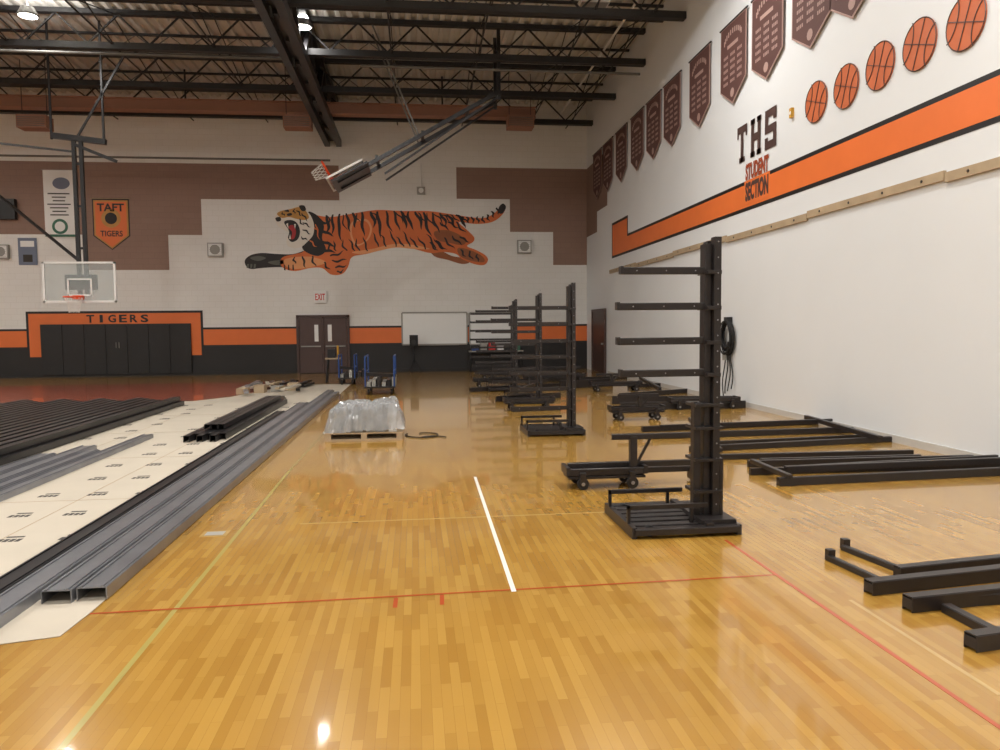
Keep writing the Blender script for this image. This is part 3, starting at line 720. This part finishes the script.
rack(2.5,18.8,2.3,lv2,.95,False,4); rack(2.9,22.3,2.3,lv2,1.2,False,5)

def carriage(b,x0,x1,Y,hz=.2,post=None,n=2):
    m=m_steel
    for k in range(n):
        yy=Y+k*.22; b.channel((x0+.02*k,yy,hz),(x1,yy,hz),.04,.06,m,.006)
    b.bb(x0-.02,x0+.02,Y-.03,Y+.22*(n-1)+.03,hz-.03,hz+.05,m); b.bb(x1-.02,x1+.02,Y-.03,Y+.22*(n-1)+.03,hz-.03,hz+.05,m)
    for xx_ in(x0+.14,x1-.14):
        for yy in(Y-.04,Y+.22*(n-1)+.04): b.tube((xx_,yy-.018,.06),(xx_,yy+.018,.06),.058,m_rubber,16); b.bb(xx_-.03,xx_+.03,yy-.025,yy+.025,.06,hz,m); b.tube((xx_,yy-.026,.06),(xx_,yy-.018,.06),.02,m_galv,8)
    b.bb(x0,x1,Y-.02,Y+.22*(n-1)+.02,hz-.07,hz-.045,m)
    if post:
        xp,zz,xa_,xb_=post; b.bb(xp-.035,xp+.035,Y,Y+.07,hz,zz,m); b.channel((xa_,Y+.04,zz),(xb_,Y+.04,zz),.05,.05,m,.007); b.bar((xp+.03,Y+.04,hz+.04),(xp+.18,Y+.04,zz-.02),.025,.025,m)
p1=PF(645,487,.0); Yc=p1.y
b=B('bleacher_wheel_carriage'); carriage(b,PY(568,470,Yc).x,PY(645,470,Yc).x,Yc,.17,post=(PY(634,450,Yc).x,PY(634,437,Yc).z,PY(612,437,Yc).x,PY(692,434,Yc).x))
for v,yy in((461,Yc+.1),(467,Yc+.26)): 
    a=PY(567,v,yy);c=PY(693,v+1,yy); a.z=c.z; b.channel(a,c,.05,.05,m_steel,.008)
b.bb(c.x-.05,c.x,Yc+.06,Yc+.3,0.02,c.z,m_steel)
b.done(bevel=.003)
def seg(b,it,m=m_steel):
    u1,v1,u2,v2,w,h=it[:6]; z=it[6] if len(it)>6 else 0
    a=PF(u1,v1);c=PF(u2,v2); a.z=c.z=z+h/2+.001
    b.channel(a,c,w,h,m,.008,up=True); b.bar(a,c,w*.96,h*.7,m)
b=B('bleacher_frame_pile')
for (u0,u1,v,hz,ps) in((612,668,421,.2,1),(672,745,410,.18,0),(505,556,411,.2,0),(474,520,388,.22,1),(524,588,385,.25,1),(592,645,392,.2,1),(480,560,379,.2,0)):
    pa=PF(u0,v);pb_=PF(u1,v); carriage(b,pa.x,pb_.x,pa.y,hz,post=(pa.x+.5,hz+.22,pa.x+.1,pb_.x-.1) if ps else None)
for it in((620,398,700,392,.07,.1),(628,388,700,385,.07,.09),(640,383,660,395,.06,.08,.1),(600,380,660,377,.07,.1),(470,392,560,387,.07,.1),(500,383,600,380,.07,.1),(480,375,580,376,.07,.12),(515,398,560,380,.06,.08,.1),(560,389,612,386,.07,.2),(496,402,560,398,.06,.12),(512,412,560,410,.06,.08),(612,404,750,404,.06,.16),(620,410,745,408,.06,.14)): seg(b,it)
b.done()
def loose(lst,name='loose_bleacher_frame',ends=()):
    b=B(name)
    for it in lst: seg(b,it)
    for u,v,h in ends:
        a=PF(u,v); b.bb(a.x-.025,a.x+.025,a.y-.025,a.y+.025,0,h,m_steel)
    return b.done(bevel=.002)
loose([(642,432,846,423,.06,.08),(652,439,872,432,.06,.08),(690,452,905,441,.06,.07),(700,460,912,455,.06,.06),(842,422,926,447,.07,.08),(806,424,880,447,.06,.06,.08),(690,426,720,460,.05,.06,.08),(660,434,840,427,.05,.05,.08),(700,446,890,437,.05,.05)])
loose([(748,467,1060,459,.05,.07),(750,475,1060,466,.05,.07),(778,486,1070,472,.06,.08),(785,480,1060,468,.05,.06,.08),(752,470,790,487,.05,.04,.08),(1000,460,1040,480,.05,.05,.08),(760,463,920,459,.04,.05),(800,478,1060,463,.04,.05,.08)])
loose([(828,560,884,586,.03,.035),(843,550,906,575,.03,.035),(897,577,1120,553,.06,.065),(868,594,1120,566,.07,.08)],ends=((830,560,.075),(845,549,.075)))
loose([(907,611,1120,588,.07,.085),(946,612,1010,646,.05,.045),(970,650,1120,628,.07,.08),(1060,600,1100,640,.05,.045),(948,606,1120,594,.06,.06)])
